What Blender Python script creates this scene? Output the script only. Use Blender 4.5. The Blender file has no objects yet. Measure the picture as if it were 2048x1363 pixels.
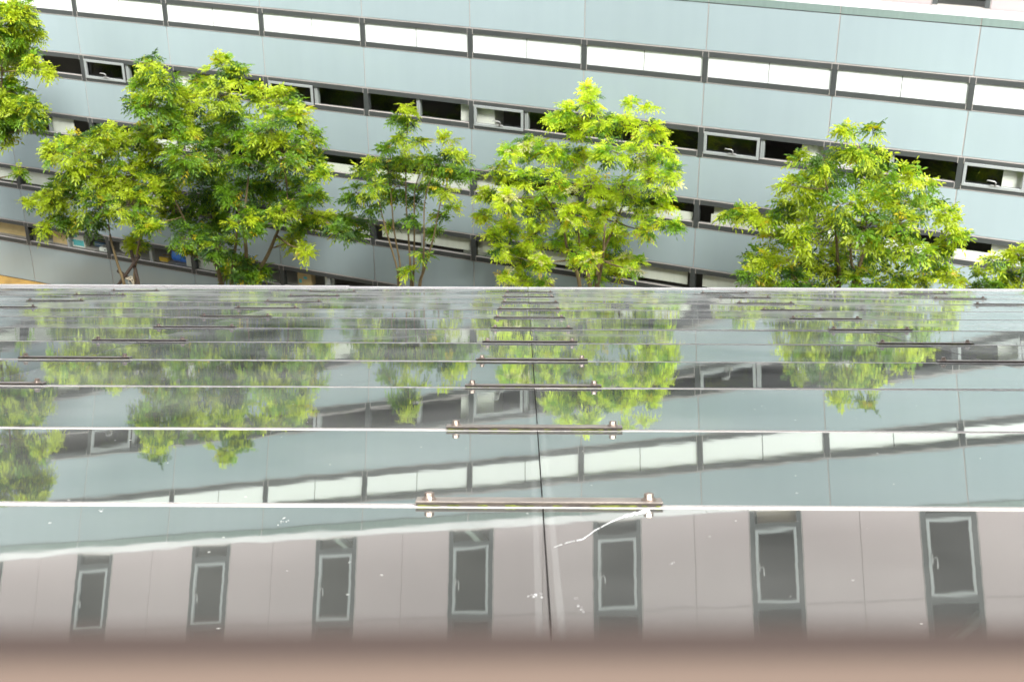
import bpy, math, random
import numpy as np
from mathutils import Matrix, Vector
R = math.radians
SC = bpy.context.scene
COL = SC.collection
random.seed(7)
RNG = np.random.default_rng(11)

# ------------------------------------------------------------------ camera, sky, sun, exposure
CZ = 14.25                                   # the photographer leans out about 14 m above the courtyard
FPX, PITCH, ROLL = 2792.7, R(26.456), R(-0.185)
c_, s_ = math.cos(PITCH), math.sin(PITCH)
Fv = Vector((0, c_, -s_)); Uv = Vector((0, s_, c_)); Rv = Vector((1, 0, 0))
cr, sr = math.cos(ROLL), math.sin(ROLL)
CX = Rv*cr + Uv*sr
CY = -Rv*sr + Uv*cr
cam_d = bpy.data.cameras.new("camera")
cam = bpy.data.objects.new("camera", cam_d); COL.objects.link(cam)
M4 = Matrix.Identity(4)
for i in range(3):
    M4[i][0], M4[i][1], M4[i][2] = CX[i], CY[i], -Fv[i]
M4[2][3] = CZ
cam.matrix_world = M4
cam_d.sensor_width = 36.0
cam_d.lens = FPX/2048*36
cam_d.clip_start = 0.02; cam_d.clip_end = 1000
cam_d.dof.use_dof = True
cam_d.dof.focus_distance = 5.0
cam_d.dof.aperture_fstop = (cam_d.lens/1000)/0.0038
SC.camera = cam

SUN_EL, SUN_AZ = R(46), R(166)               # azimuth clockwise from +Y: veiled sun behind the photographer's building
w = bpy.data.worlds.new("World"); SC.world = w; w.use_nodes = True
nt = w.node_tree
bg = nt.nodes["Background"]
sky = nt.nodes.new("ShaderNodeTexSky"); sky.sky_type = 'NISHITA'; sky.sun_disc = False
sky.sun_elevation = SUN_EL; sky.sun_rotation = SUN_AZ
sky.air_density = 1.0; sky.dust_density = 6.0; sky.ozone_density = 1.0
hs = nt.nodes.new("ShaderNodeHueSaturation"); hs.inputs['Saturation'].default_value = 0.2
nt.links.new(sky.outputs[0], hs.inputs['Color']); nt.links.new(hs.outputs[0], bg.inputs[0])
bg.inputs[1].default_value = 0.15
sd = bpy.data.lights.new("sun", 'SUN'); sd.energy = 2.2; sd.angle = R(18); sd.color = (1.0, 0.96, 0.9)
sun = bpy.data.objects.new("sun", sd); COL.objects.link(sun)
dirv = Vector((math.sin(SUN_AZ)*math.cos(SUN_EL), math.cos(SUN_AZ)*math.cos(SUN_EL), math.sin(SUN_EL)))
sun.rotation_euler = dirv.to_track_quat('Z', 'Y').to_euler()
sun.location = dirv*60
SC.view_settings.view_transform = 'Standard'; SC.view_settings.look = 'None'
SC.view_settings.exposure = 1.85; SC.view_settings.gamma = 1.0
SC.cycles.max_bounces = 10; SC.cycles.transparent_max_bounces = 16
SC.cycles.caustics_reflective = False; SC.cycles.caustics_refractive = False
SC.cycles.sample_clamp_indirect = 6

# ------------------------------------------------------------------ helpers
def mat(name, col=(.5,.5,.5), rough=.5, metal=0.0, spec=.5, ior=1.5):
    m = bpy.data.materials.new(name); m.use_nodes = True
    b = m.node_tree.nodes["Principled BSDF"]
    b.inputs['Base Color'].default_value = (*col, 1); b.inputs['Roughness'].default_value = rough
    b.inputs['Metallic'].default_value = metal; b.inputs['IOR'].default_value = ior
    b.inputs['Specular IOR Level'].default_value = spec
    return m
def N(m, t, **kw):
    n = m.node_tree.nodes.new(t)
    for k, v in kw.items(): setattr(n, k, v)
    return n
def L(m, a, b): m.node_tree.links.new(a, b)
def vary(m, scale, amount, detail=4, stretch=(1,1,1), rough_amt=0.0, bump=0.0, bump_scale=None):
    """multiply the base colour by a soft noise, real unevenness of the surface"""
    b = m.node_tree.nodes["Principled BSDF"]
    col = tuple(b.inputs['Base Color'].default_value)
    tc = N(m, "ShaderNodeTexCoord"); mp = N(m, "ShaderNodeMapping"); mp.inputs['Scale'].default_value = stretch
    L(m, tc.outputs['Object'], mp.inputs[0])
    nz = N(m, "ShaderNodeTexNoise"); nz.inputs['Scale'].default_value = scale; nz.inputs['Detail'].default_value = detail
    L(m, mp.outputs[0], nz.inputs['Vector'])
    mr = N(m, "ShaderNodeMapRange"); mr.inputs[1].default_value = .3; mr.inputs[2].default_value = .7
    mr.inputs[3].default_value = 1-amount; mr.inputs[4].default_value = 1+amount
    L(m, nz.outputs[0], mr.inputs[0])
    vm = N(m, "ShaderNodeVectorMath", operation='SCALE'); vm.inputs[0].default_value = col[:3]
    L(m, mr.outputs[0], vm.inputs['Scale']); L(m, vm.outputs[0], b.inputs['Base Color'])
    if bump:
        n2 = N(m, "ShaderNodeTexNoise"); n2.inputs['Scale'].default_value = bump_scale or scale*6; n2.inputs['Detail'].default_value = 5
        L(m, tc.outputs['Object'], n2.inputs['Vector'])
        bp = N(m, "ShaderNodeBump"); bp.inputs['Strength'].default_value = bump; bp.inputs['Distance'].default_value = .01
        L(m, n2.outputs[0], bp.inputs['Height']); L(m, bp.outputs[0], b.inputs['Normal'])
    return m

class MB:
    def __init__(s): s.v = []; s.f = []; s.m = []
    def quad(s, pts, m=0):
        i = len(s.v); s.v += [tuple(p) for p in pts]; s.f.append(tuple(range(i, i+len(pts)))); s.m.append(m)
    def box(s, x0, x1, y0, y1, z0, z1, m=0, bev=0.0):
        if bev <= 0:
            i = len(s.v)
            s.v += [(x0,y0,z0),(x1,y0,z0),(x1,y1,z0),(x0,y1,z0),(x0,y0,z1),(x1,y0,z1),(x1,y1,z1),(x0,y1,z1)]
            for q in ((0,3,2,1),(4,5,6,7),(0,1,5,4),(1,2,6,5),(2,3,7,6),(3,0,4,7)):
                s.f.append(tuple(i+k for k in q)); s.m.append(m)
            return
        import bmesh
        bm = bmesh.new(); bmesh.ops.create_cube(bm, size=1)
        for v in bm.verts:
            v.co = ((x0+x1)/2+v.co.x*(x1-x0), (y0+y1)/2+v.co.y*(y1-y0), (z0+z1)/2+v.co.z*(z1-z0))
        bmesh.ops.bevel(bm, geom=bm.edges[:], offset=bev, segments=2, affect='EDGES', profile=.5)
        s.add_bm(bm, m)
    def add_bm(s, bm, m=0, mtx=None):
        i = len(s.v); bm.verts.index_update()
        for v in bm.verts: s.v.append(tuple(mtx @ v.co if mtx else v.co))
        for f in bm.faces: s.f.append(tuple(i+v.index for v in f.verts)); s.m.append(m)
        bm.free()
    def cyl(s, c, axis, r0, r1, h, n=12, m=0):
        ax = Vector(axis).normalized(); q = ax.to_track_quat('Z','Y'); c = Vector(c); i = len(s.v)
        for (r, t) in ((r0, 0), (r1, h)):
            for k in range(n):
                a = 2*math.pi*k/n
                s.v.append(tuple(c + q @ Vector((r*math.cos(a), r*math.sin(a), t))))
        for k in range(n):
            s.f.append((i+k, i+(k+1)%n, i+n+(k+1)%n, i+n+k)); s.m.append(m)
        s.f.append(tuple(i+n+k for k in range(n))); s.m.append(m)
        s.f.append(tuple(i+n-1-k for k in range(n))); s.m.append(m)
    def tube(s, pts, rads, n=7, m=0):
        i0 = len(s.v); P = [Vector(p) for p in pts]
        for j, p in enumerate(P):
            d = (P[min(j+1, len(P)-1)] - P[max(j-1, 0)]).normalized()
            q = d.to_track_quat('Z', 'Y')
            for k in range(n):
                a = 2*math.pi*k/n
                s.v.append(tuple(p + q @ Vector((rads[j]*math.cos(a), rads[j]*math.sin(a), 0))))
        for j in range(len(P)-1):
            for k in range(n):
                s.f.append((i0+j*n+k, i0+j*n+(k+1)%n, i0+(j+1)*n+(k+1)%n, i0+(j+1)*n+k)); s.m.append(m)
        s.f.append(tuple(i0+n-1-k for k in range(n))); s.m.append(m)
        e = i0+(len(P)-1)*n
        s.f.append(tuple(e+k for k in range(n))); s.m.append(m)
    def mesh(s, name, mats, smooth=False):
        me = bpy.data.meshes.new(name); me.from_pydata(s.v, [], s.f)
        for mm in (mats if isinstance(mats, (list, tuple)) else [mats]): me.materials.append(mm)
        me.polygons.foreach_set('material_index', s.m)
        if smooth: me.polygons.foreach_set('use_smooth', [True]*len(s.f))
        me.update(); return me
    def build(s, name, mats, parent=None, loc=(0,0,0), smooth=False):
        return link(name, s.mesh(name, mats, smooth), parent, loc)
def link(name, me, parent=None, loc=(0,0,0)):
    o = bpy.data.objects.new(name, me); COL.objects.link(o); o.location = loc
    if parent: o.parent = parent
    return o
def tag(o, label=None, cat=None, group=None, kind=None):
    if label: o['label'] = label
    if cat: o['category'] = cat
    if group: o['group'] = group
    if kind: o['kind'] = kind
    return o
def empty(name, mtx):
    o = bpy.data.objects.new(name, None); COL.objects.link(o); o.matrix_world = mtx; o.empty_display_size = .3
    return o
def frame(o, x, y, z):
    m = Matrix.Identity(4)
    for i in range(3): m[i][0], m[i][1], m[i][2], m[i][3] = x[i], y[i], z[i], o[i]
    return m

# ------------------------------------------------------------------ materials
m_span = mat("blue_grey_spandrel", (.262,.330,.350), .22, spec=.6)
def panel_tone(m):
    """each 2.4 m panel has its own slight tone, with faint rain streaks below the sills"""
    b = m.node_tree.nodes["Principled BSDF"]; col = tuple(b.inputs['Base Color'].default_value)[:3]
    tc = N(m,"ShaderNodeTexCoord"); sp = N(m,"ShaderNodeSeparateXYZ"); L(m, tc.outputs['Object'], sp.inputs[0])
    def fl(out, step):
        d = N(m,"ShaderNodeMath", operation='DIVIDE'); d.inputs[1].default_value = step; L(m, out, d.inputs[0])
        f = N(m,"ShaderNodeMath", operation='FLOOR'); L(m, d.outputs[0], f.inputs[0]); return f.outputs[0]
    cb = N(m,"ShaderNodeCombineXYZ"); L(m, fl(sp.outputs[0], 2.4), cb.inputs[0]); L(m, fl(sp.outputs[2], 1.467), cb.inputs[2])
    wn = N(m,"ShaderNodeTexWhiteNoise", noise_dimensions='3D'); L(m, cb.outputs[0], wn.inputs['Vector'])
    m1 = N(m,"ShaderNodeMapRange"); m1.inputs[3].default_value = .955; m1.inputs[4].default_value = 1.035; L(m, wn.outputs['Value'], m1.inputs[0])
    mp = N(m,"ShaderNodeMapping"); mp.inputs['Scale'].default_value = (4, 1, .25); L(m, tc.outputs['Object'], mp.inputs[0])
    nz = N(m,"ShaderNodeTexNoise"); nz.inputs['Scale'].default_value = 1.0; nz.inputs['Detail'].default_value = 6; L(m, mp.outputs[0], nz.inputs['Vector'])
    m2 = N(m,"ShaderNodeMapRange"); m2.inputs[1].default_value = .35; m2.inputs[2].default_value = .75; m2.inputs[3].default_value = 1.005; m2.inputs[4].default_value = .975; L(m, nz.outputs[0], m2.inputs[0])
    n3 = N(m,"ShaderNodeTexNoise"); n3.inputs['Scale'].default_value = .5; n3.inputs['Detail'].default_value = 3; L(m, tc.outputs['Object'], n3.inputs['Vector'])
    m3 = N(m,"ShaderNodeMapRange"); m3.inputs[1].default_value = .3; m3.inputs[2].default_value = .7; m3.inputs[3].default_value = .97; m3.inputs[4].default_value = 1.03; L(m, n3.outputs[0], m3.inputs[0])
    p1 = N(m,"ShaderNodeMath", operation='MULTIPLY'); L(m, m1.outputs[0], p1.inputs[0]); L(m, m2.outputs[0], p1.inputs[1])
    p2 = N(m,"ShaderNodeMath", operation='MULTIPLY'); L(m, p1.outputs[0], p2.inputs[0]); L(m, m3.outputs[0], p2.inputs[1])
    vm = N(m,"ShaderNodeVectorMath", operation='SCALE'); vm.inputs[0].default_value = col; L(m, p2.outputs[0], vm.inputs['Scale']); L(m, vm.outputs[0], b.inputs['Base Color'])
panel_tone(m_span)
m_seal = mat("pale_sealant", (.34,.32,.305), .7)
m_frame = mat("charcoal_aluminium", (.047,.053,.053), .45, spec=.4); vary(m_frame, 2.0, .10)
m_alu = mat("pale_aluminium", (.25,.275,.275), .35, metal=.0, spec=.5)
m_sill = mat("pinkish_sill", (.33,.31,.295), .6)
m_frost = mat("white_frosted_glass", (.66,.71,.69), .28); vary(m_frost, .6, .02)
m_blind = mat("off_white_blind", (.74,.75,.70), .8); vary(m_blind, 3, .05, stretch=(4,1,.3))
m_white = mat("white_painted_column", (.72,.72,.69), .7)
m_handle = mat("pale_handle", (.27,.28,.275), .4)
m_dark = mat("dark_interior", (.035,.035,.03), .9)
m_cap = mat("green_grey_cap", (.21,.285,.27), .3); vary(m_cap, 2.5, .06, stretch=(6,1,1))
m_captop = mat("pale_cap_top", (.46,.48,.475), .5)
m_gasket_shadow = mat("black_gasket_shadow_line", (.02,.02,.02), .7)  # gasket under the cap; around the sashes it paints a shadow line
m_beige = mat("beige_wall_panel", (.292,.252,.254), .6); vary(m_beige, .7, .03)
m_conc = mat("concrete_soffit", (.3,.3,.29), .85)
def glass_pane():
    m = bpy.data.materials.new("window_glass"); m.use_nodes = True; t = m.node_tree; t.nodes.clear()
    o = N(m,"ShaderNodeOutputMaterial"); mx = N(m,"ShaderNodeMixShader"); tr = N(m,"ShaderNodeBsdfTransparent"); gl = N(m,"ShaderNodeBsdfGlossy")
    tr.inputs[0].default_value = (.90,.93,.90,1); gl.inputs['Roughness'].default_value = .01
    # thin pane: the same two-faced reflectance from either side (Schlick)
    ge = N(m,"ShaderNodeNewGeometry"); dp = N(m,"ShaderNodeVectorMath", operation='DOT_PRODUCT')
    L(m, ge.outputs['Normal'], dp.inputs[0]); L(m, ge.outputs['Incoming'], dp.inputs[1])
    ab = N(m,"ShaderNodeMath", operation='ABSOLUTE'); L(m, dp.outputs['Value'], ab.inputs[0])
    om = N(m,"ShaderNodeMath", operation='SUBTRACT', use_clamp=True); om.inputs[0].default_value = 1; L(m, ab.outputs[0], om.inputs[1])
    pw = N(m,"ShaderNodeMath", operation='POWER'); pw.inputs[1].default_value = 5; L(m, om.outputs[0], pw.inputs[0])
    ml = N(m,"ShaderNodeMath", operation='MULTIPLY_ADD', use_clamp=True); ml.inputs[1].default_value = .9; ml.inputs[2].default_value = .085
    L(m, pw.outputs[0], ml.inputs[0]); L(m, ml.outputs[0], mx.inputs[0]); L(m, tr.outputs[0], mx.inputs[1]); L(m, gl.outputs[0], mx.inputs[2]); L(m, mx.outputs[0], o.inputs[0])
    return m
m_glass = glass_pane()
def roof_glass(name, base, dust):
    """polished, slightly wavy dark glass with a film of dust and small specks"""
    m = bpy.data.materials.new(name); m.use_nodes = True; t = m.node_tree; t.nodes.clear()
    o = N(m,"ShaderNodeOutputMaterial")
    tc = N(m,"ShaderNodeTexCoord"); oi = N(m,"ShaderNodeObjectInfo")
    off = N(m,"ShaderNodeVectorMath", operation='SCALE'); off.inputs[0].default_value = (37.,61.,13.); L(m, oi.outputs['Random'], off.inputs['Scale'])
    ad = N(m,"ShaderNodeVectorMath", operation='ADD'); L(m, tc.outputs['Object'], ad.inputs[0]); L(m, off.outputs[0], ad.inputs[1])
    last = None
    for sc, amp in ((2.2, .0009), (9.0, .0008), (20.0, .0019)):
        nz = N(m,"ShaderNodeTexNoise"); nz.inputs['Scale'].default_value = sc; nz.inputs['Detail'].default_value = 1.0
        L(m, ad.outputs[0], nz.inputs['Vector'])
        sb = N(m,"ShaderNodeVectorMath", operation='SUBTRACT'); sb.inputs[1].default_value = (.5,.5,.5); L(m, nz.outputs['Color'], sb.inputs[0])
        sl = N(m,"ShaderNodeVectorMath", operation='SCALE'); sl.inputs['Scale'].default_value = amp; L(m, sb.outputs[0], sl.inputs[0])
        if last is None: last = sl
        else:
            a2 = N(m,"ShaderNodeVectorMath", operation='ADD'); L(m, last.outputs[0], a2.inputs[0]); L(m, sl.outputs[0], a2.inputs[1]); last = a2
    vt = N(m,"ShaderNodeVectorTransform", vector_type='VECTOR', convert_from='OBJECT', convert_to='WORLD'); L(m, last.outputs[0], vt.inputs[0])
    ge = N(m,"ShaderNodeNewGeometry")
    nn = N(m,"ShaderNodeVectorMath", operation='ADD'); L(m, ge.outputs['Normal'], nn.inputs[0]); L(m, vt.outputs[0], nn.inputs[1])
    nm = N(m,"ShaderNodeVectorMath", operation='NORMALIZE'); L(m, nn.outputs[0], nm.inputs[0])
    gl = N(m,"ShaderNodeBsdfGlossy"); gl.inputs['Roughness'].default_value = .019; gl.inputs[0].default_value = (.88,.92,.90,1); L(m, nm.outputs[0], gl.inputs['Normal'])
    df = N(m,"ShaderNodeBsdfDiffuse"); df.inputs[0].default_value = (*base, 1)
    fr = N(m,"ShaderNodeFresnel"); fr.inputs[0].default_value = 1.5; L(m, nm.outputs[0], fr.inputs['Normal'])
    # two glass faces: 2R/(1+R)
    a = N(m,"ShaderNodeMath", operation='ADD'); a.inputs[1].default_value = 1; L(m, fr.outputs[0], a.inputs[0])
    d = N(m,"ShaderNodeMath", operation='DIVIDE'); L(m, fr.outputs[0], d.inputs[0]); L(m, a.outputs[0], d.inputs[1])
    ml = N(m,"ShaderNodeMath", operation='MULTIPLY', use_clamp=True); ml.inputs[1].default_value = 2.0; L(m, d.outputs[0], ml.inputs[0])
    mx = N(m,"ShaderNodeMixShader"); L(m, ml.outputs[0], mx.inputs[0]); L(m, df.outputs[0], mx.inputs[1]); L(m, gl.outputs[0], mx.inputs[2])
    # dust film and specks
    du = N(m,"ShaderNodeBsdfDiffuse"); du.inputs[0].default_value = (.82,.83,.78,1)
    n1 = N(m,"ShaderNodeTexNoise"); n1.inputs['Scale'].default_value = 1.8; n1.inputs['Detail'].default_value = 6; L(m, ad.outputs[0], n1.inputs['Vector'])
    r1 = N(m,"ShaderNodeMapRange"); r1.inputs[1].default_value=.3; r1.inputs[2].default_value=.7; r1.inputs[3].default_value=dust*.35; r1.inputs[4].default_value=dust*1.75; L(m, n1.outputs[0], r1.inputs[0])
    dp = N(m,"ShaderNodeVectorMath", operation='DOT_PRODUCT'); L(m, ge.outputs['Normal'], dp.inputs[0]); L(m, ge.outputs['Incoming'], dp.inputs[1])
    da = N(m,"ShaderNodeMath", operation='ABSOLUTE'); L(m, dp.outputs['Value'], da.inputs[0])
    db = N(m,"ShaderNodeMath", operation='MAXIMUM'); db.inputs[1].default_value = .042; L(m, da.outputs[0], db.inputs[0])
    dd_ = N(m,"ShaderNodeMath", operation='DIVIDE', use_clamp=True); L(m, r1.outputs[0], dd_.inputs[0]); L(m, db.outputs[0], dd_.inputs[1]); r1 = dd_
    vo = N(m,"ShaderNodeTexVoronoi"); vo.inputs['Scale'].default_value = 34.0; L(m, ad.outputs[0], vo.inputs['Vector'])
    n2 = N(m,"ShaderNodeTexNoise"); n2.inputs['Scale'].default_value = 5.0; L(m, ad.outputs[0], n2.inputs['Vector'])
    sz = N(m,"ShaderNodeMath", operation='MULTIPLY'); sz.inputs[1].default_value = .085; 
    sp = N(m,"ShaderNodeSeparateColor"); L(m, vo.outputs['Color'], sp.inputs[0])
    pw = N(m,"ShaderNodeMath", operation='POWER'); pw.inputs[1].default_value = 9.0; L(m, sp.outputs[0], pw.inputs[0]); L(m, pw.outputs[0], sz.inputs[0])
    lt = N(m,"ShaderNodeMath", operation='LESS_THAN'); L(m, vo.outputs['Distance'], lt.inputs[0]); L(m, sz.outputs[0], lt.inputs[1])
    sm = N(m,"ShaderNodeMath", operation='MULTIPLY'); sm.inputs[1].default_value = .75; L(m, lt.outputs[0], sm.inputs[0])
    mxm = N(m,"ShaderNodeMath", operation='MAXIMUM'); L(m, sm.outputs[0], mxm.inputs[0]); L(m, r1.outputs[0], mxm.inputs[1])
    m2 = N(m,"ShaderNodeMixShader"); L(m, mxm.outputs[0], m2.inputs[0]); L(m, mx.outputs[0], m2.inputs[1]); L(m, du.outputs[0], m2.inputs[2])
    L(m, m2.outputs[0], o.inputs[0])
    return m
m_rglass = roof_glass("dark_polished_glass", (.018,.021,.020), .0105)
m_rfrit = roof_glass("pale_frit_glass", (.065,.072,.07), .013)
m_redge = mat("sky_bright_glass_edge", (.60,.57,.555), .45)  # pane edge with the bright sky reflection put into its pale colour
m_deck = mat("black_joint_gasket", (.015,.012,.010), .8)
m_bar = mat("weathered_dark_steel", (.24,.21,.185), .40, metal=.3); vary(m_bar, 14, .25, bump=.15, bump_scale=120)
m_barside = mat("dark_bar_edge", (.030,.024,.018), .7); vary(m_barside, 40, .5)
m_moss = mat("moss", (.10,.12,.015), .95); vary(m_moss, 60, .7)
m_bolt = mat("stainless_bolt", (.34,.28,.24), .35, metal=.85)
m_flash = mat("pale_flashing", (.90,.86,.84), .4); vary(m_flash, 3, .08, stretch=(1,6,6))
m_drop = mat("white_dropping", (.85,.86,.84), .8)
m_ledge = mat("terracotta_ledge", (.083,.058,.043), .7); vary(m_ledge, 6, .06)
m_lip = mat("brown_ledge_edge", (.024,.014,.010), .85)
m_own = mat("brown_render", (.13,.105,.09), .85); vary(m_own, 1.5, .08)

# ------------------------------------------------------------------ ground
m_ground = mat("dark_soil_ground", (.055,.05,.03), .95); vary(m_ground, 1.4, .45, detail=8)
g = MB(); g.quad([(-150,-120,0),(150,-120,0),(150,180,0),(-150,180,0)])
tag(g.build("ground", m_ground), kind='structure')
m_strip = mat("dry_grass", (.36,.22,.055), .95); vary(m_strip, 2.5, .35, detail=8)

# ------------------------------------------------------------------ the facade opposite
BY = R(22.064)
ub = Vector((math.cos(BY), -math.sin(BY), 0)); nb = Vector((math.sin(BY), math.cos(BY), 0))
B0 = Vector((-0.8148, 27.5065, 0))
MOD = 2.4
K0, K1 = -8, 7
ZB, PIT, HB = CZ-6.765, 1.467, .613
bld = empty("office_building", frame(B0, ub, nb, Vector((0,0,1))))
tag(bld, "long office block of blue grey panels and dark framed ribbon windows facing the glass roof", "building")
x_l, x_r = K0*MOD, K1*MOD
q = MB(); q.quad([(x_l,-1.5,0),(x_r,-1.5,0),(x_r,.0,0),(x_l,.0,0)])
g2 = q.build("dry_grass_strip", m_strip); g2.matrix_world = frame(B0+Vector((0,0,.012)), ub, nb, Vector((0,0,1))); tag(g2, kind='structure')
# spandrel rows: panel slabs with pale sealant lines between them
tops = [CZ-5.88] + [ZB-PIT*i-HB for i in range(5)]
bots = [ZB-PIT*i for i in range(5)] + [0.02]
for zt, zb_ in zip(tops, bots):
    b = MB()
    for k in range(K0, K1):
        b.box(k*MOD+.011, (k+1)*MOD-.011, 0.0, .04, zb_+.014, zt-.010, 0)
    b.box(x_l, x_r, .012, .16, zb_+.002, zt-.002, 1)
    b.build("spandrel", [m_span, m_seal], bld)
# ribbon windows
RAIL = .112; POST = .10; MUL = .045; YP = .055
col_ranges = [(-3.12,-2.78),(-.12,.19),(2.80,3.24),(4.31,4.62),(-6.1,-5.8)]
def ribbon(k, band):
    zt = ZB - PIT*band; zb_ = zt-HB; x0 = k*MOD; x1 = x0+MOD; xm = (x0+x1)/2
    b = MB()
    b.box(x0+POST/2+.006, x1-POST/2-.006, -.004, .12, zt-RAIL, zt-.016, 0)
    b.box(x0+POST/2+.006, x1-POST/2-.006, -.004, .12, zb_+.014, zb_+RAIL, 0)
    b.box(x0-POST/2, x0+POST/2, -.010, .125, zb_+.012, zt-.014, 0)
    # thin pale edges: drip edge under the panel above, joints beside the post, the sill board
    b.box(x0, x1, -.006, .10, zt-.014, zt-.001, 1)
    b.box(x0, x1, -.003, .10, zb_+.002, zb_+.011, 1)
    for xs in (x0-POST/2-.012, x0+POST/2+.001):
        b.box(xs, xs+.010, -.007, .05, zt-RAIL-.01, zt-.015, 1)
        b.box(xs, xs+.010, -.007, .05, zb_+.012, zb_+RAIL+.01, 1)
    xa, xb = x0+POST/2+.001, x1-POST/2-.001
    o0, o1 = zb_+RAIL, zt-RAIL
    if band > 0: b.box(xa, xb, .004, YP, o0+.001, o0+.008, 2)
    f = b.build("window", [m_frame, m_seal, m_sill], bld)
    if band == 0:
        p = MB(); p.box(xa, xm-.008, .03, .05, o0-.004, o1+.004); p.box(xm+.008, xb, .03, .05, o0-.004, o1+.004)
        p.build("frosted_pane", m_frost, f)
        q = MB(); q.box(xm-.0075, xm+.0075, .034, .06, o0-.004, o1+.004); q.build("mullion", m_frame, f)
        return
    p = MB(); p.quad([(xa,YP,o0),(xb,YP,o0),(xb,YP,o1),(xa,YP,o1)])
    p.build("pane", m_glass, f)
    q = MB(); q.box(xm-MUL/2-.02, xm-.004, .03, .13, o0+.002, o1-.002, 0); q.box(xm+.001, xm+MUL/2+.008, .026, .13, o0+.002, o1-.002, 1)
    q.build("mullion", [m_alu, m_alu], f)
    if band == 1 and k % 2 == 0:
        a0, a1, c0, c1 = xa+.012, xm-.055, o0-.028, o1+.022; t = .055
        s = MB()
        for (u0,u1,v0,v1) in ((a0,a1,c0,c0+t),(a0,a1,c1-t,c1),(a0,a0+t,c0+t,c1-t),(a1-t,a1,c0+t,c1-t)):
            s.box(u0,u1,-.024,.03,v0,v1,0,bev=.006)
        for (u0,u1,v0,v1) in ((a0-.013,a1+.013,c0-.014,c0-.001),(a0-.013,a1+.013,c1+.001,c1+.013),(a0-.013,a0-.001,c0,c1),(a1+.001,a1+.013,c0,c1)):
            s.box(u0,u1,-.0065,.02,v0,v1,1)  # black strips paint the shadow line around the sash
        s.build("sash", [m_alu, m_gasket_shadow], f)
        h = MB(); hx = (a0+a1)/2+.03
        h.box(hx-.075, hx+.075, -.036, -.01, c0+t-.004, c0+t+.026, 0, bev=.006)
        h.tube([(hx+.01,-.04,c0+t+.02),(hx+.015,-.05,c0+t+.085),(hx-.01,-.055,c0+t+.105),(hx-.13,-.055,c0+t+.112),(hx-.14,-.05,c0+t+.09)],[.012,.012,.013,.012,.010],8)
        h.build("handle", m_handle, f, smooth=True)
    return f, xa, xm, xb, o0, o1
blind_plan = {}   # (band, module): list of (from, to, bottom fraction, top fraction)
for k in range(K0, K1): blind_plan[(2,k)] = [(.02,.98,0,.36)]
for k in (-2,-1,0,1,2,3): blind_plan[(3,k)] = [(.06,.495,.22,1),(.515,.97,.20,1)]
blind_plan[(3,-5)] = [(.04,.96,.12,1)]; blind_plan[(3,-6)] = [(.04,.96,.12,1)]
blind_plan[(3,-4)] = [(.5,.97,.25,1)]
blind_plan[(2,-5)] = [(.5,.78,0,1)]; blind_plan[(2,2)] = [(.1,.97,0,.42),(.12,.97,.45,1)]
blind_plan[(2,-3)] = [(.04,.5,0,.4)]
for k in (1,2,3): blind_plan[(4,k)] = [(.05,.49,.16,1),(.51,.97,.10,1)]
for k in range(K0, K1):
    for band in range(5):
        r = ribbon(k, band)
        for (u0,u1,v0,v1) in blind_plan.get((band,k), []):
            f, xa, xm, xb, o0, o1 = r
            q = MB(); yb = .085 + (.03 if v0 > .4 else 0)
            q.box(xa+(xb-xa)*u0, xa+(xb-xa)*u1, yb, yb+.012, o0+(o1-o0)*v0+.002, o0+(o1-o0)*v1+.03)
            q.build("blind", m_blind, f)
# interior: a dark closed room behind the ribbons, white columns close to the glass, a sill bench in the lowest storey
for (a0,a1) in col_ranges:
    q = MB(); q.box(a0*MOD, a1*MOD, .135, .62, .01, ZB+.03); q.build("column", m_white, bld)
q = MB()
q.box(x_l, x_r, 3.2, 3.3, .01, ZB+.2); q.box(x_l, x_r, .13, 3.2, ZB-.05, ZB+.05)
q.box(x_l-.1, x_l, .0, 3.3, .01, ZB+.2); q.box(x_r, x_r+.1, .0, 3.3, .01, ZB+.2)
for i in (1.55, 3.55): q.box(x_l, x_r, .17, 3.2, ZB-PIT*i-.15, ZB-PIT*i+.02)
q.build("interior_shell", m_dark, bld)
ZL = ZB-PIT*4-HB+RAIL-.004
q = MB(); q.box(x_l, x_r, .130, .75, ZL-.05, ZL); q.build("sill_bench", m_sill, bld)
# parapet cap
q = MB()
for k in range(K0, K1):
    xa, xb = k*MOD+.010, (k+1)*MOD-.010
    za, zc = CZ-5.870, CZ-5.729
    i = len(q.v)
    q.v += [(xa,-.004,za),(xb,-.004,za),(xb,-.030,zc),(xa,-.030,zc),(xa,.55,zc+.012),(xb,.55,zc+.012),(xb,.55,za),(xa,.55,za)]
    for fc, mi in (((0,1,2,3),0),((3,2,5,4),1),((0,3,4,7),1),((1,6,5,2),1)): q.f.append(tuple(i+j for j in fc)); q.m.append(mi)
q.box(x_l, x_r, .0, .545, CZ-5.865, CZ-5.736, 2)
q.box(x_l, x_r, .006, .5, CZ-5.884, CZ-5.866, 3)
q.build("parapet_cap", [m_cap, m_captop, m_seal, m_gasket_shadow], bld)
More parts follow.
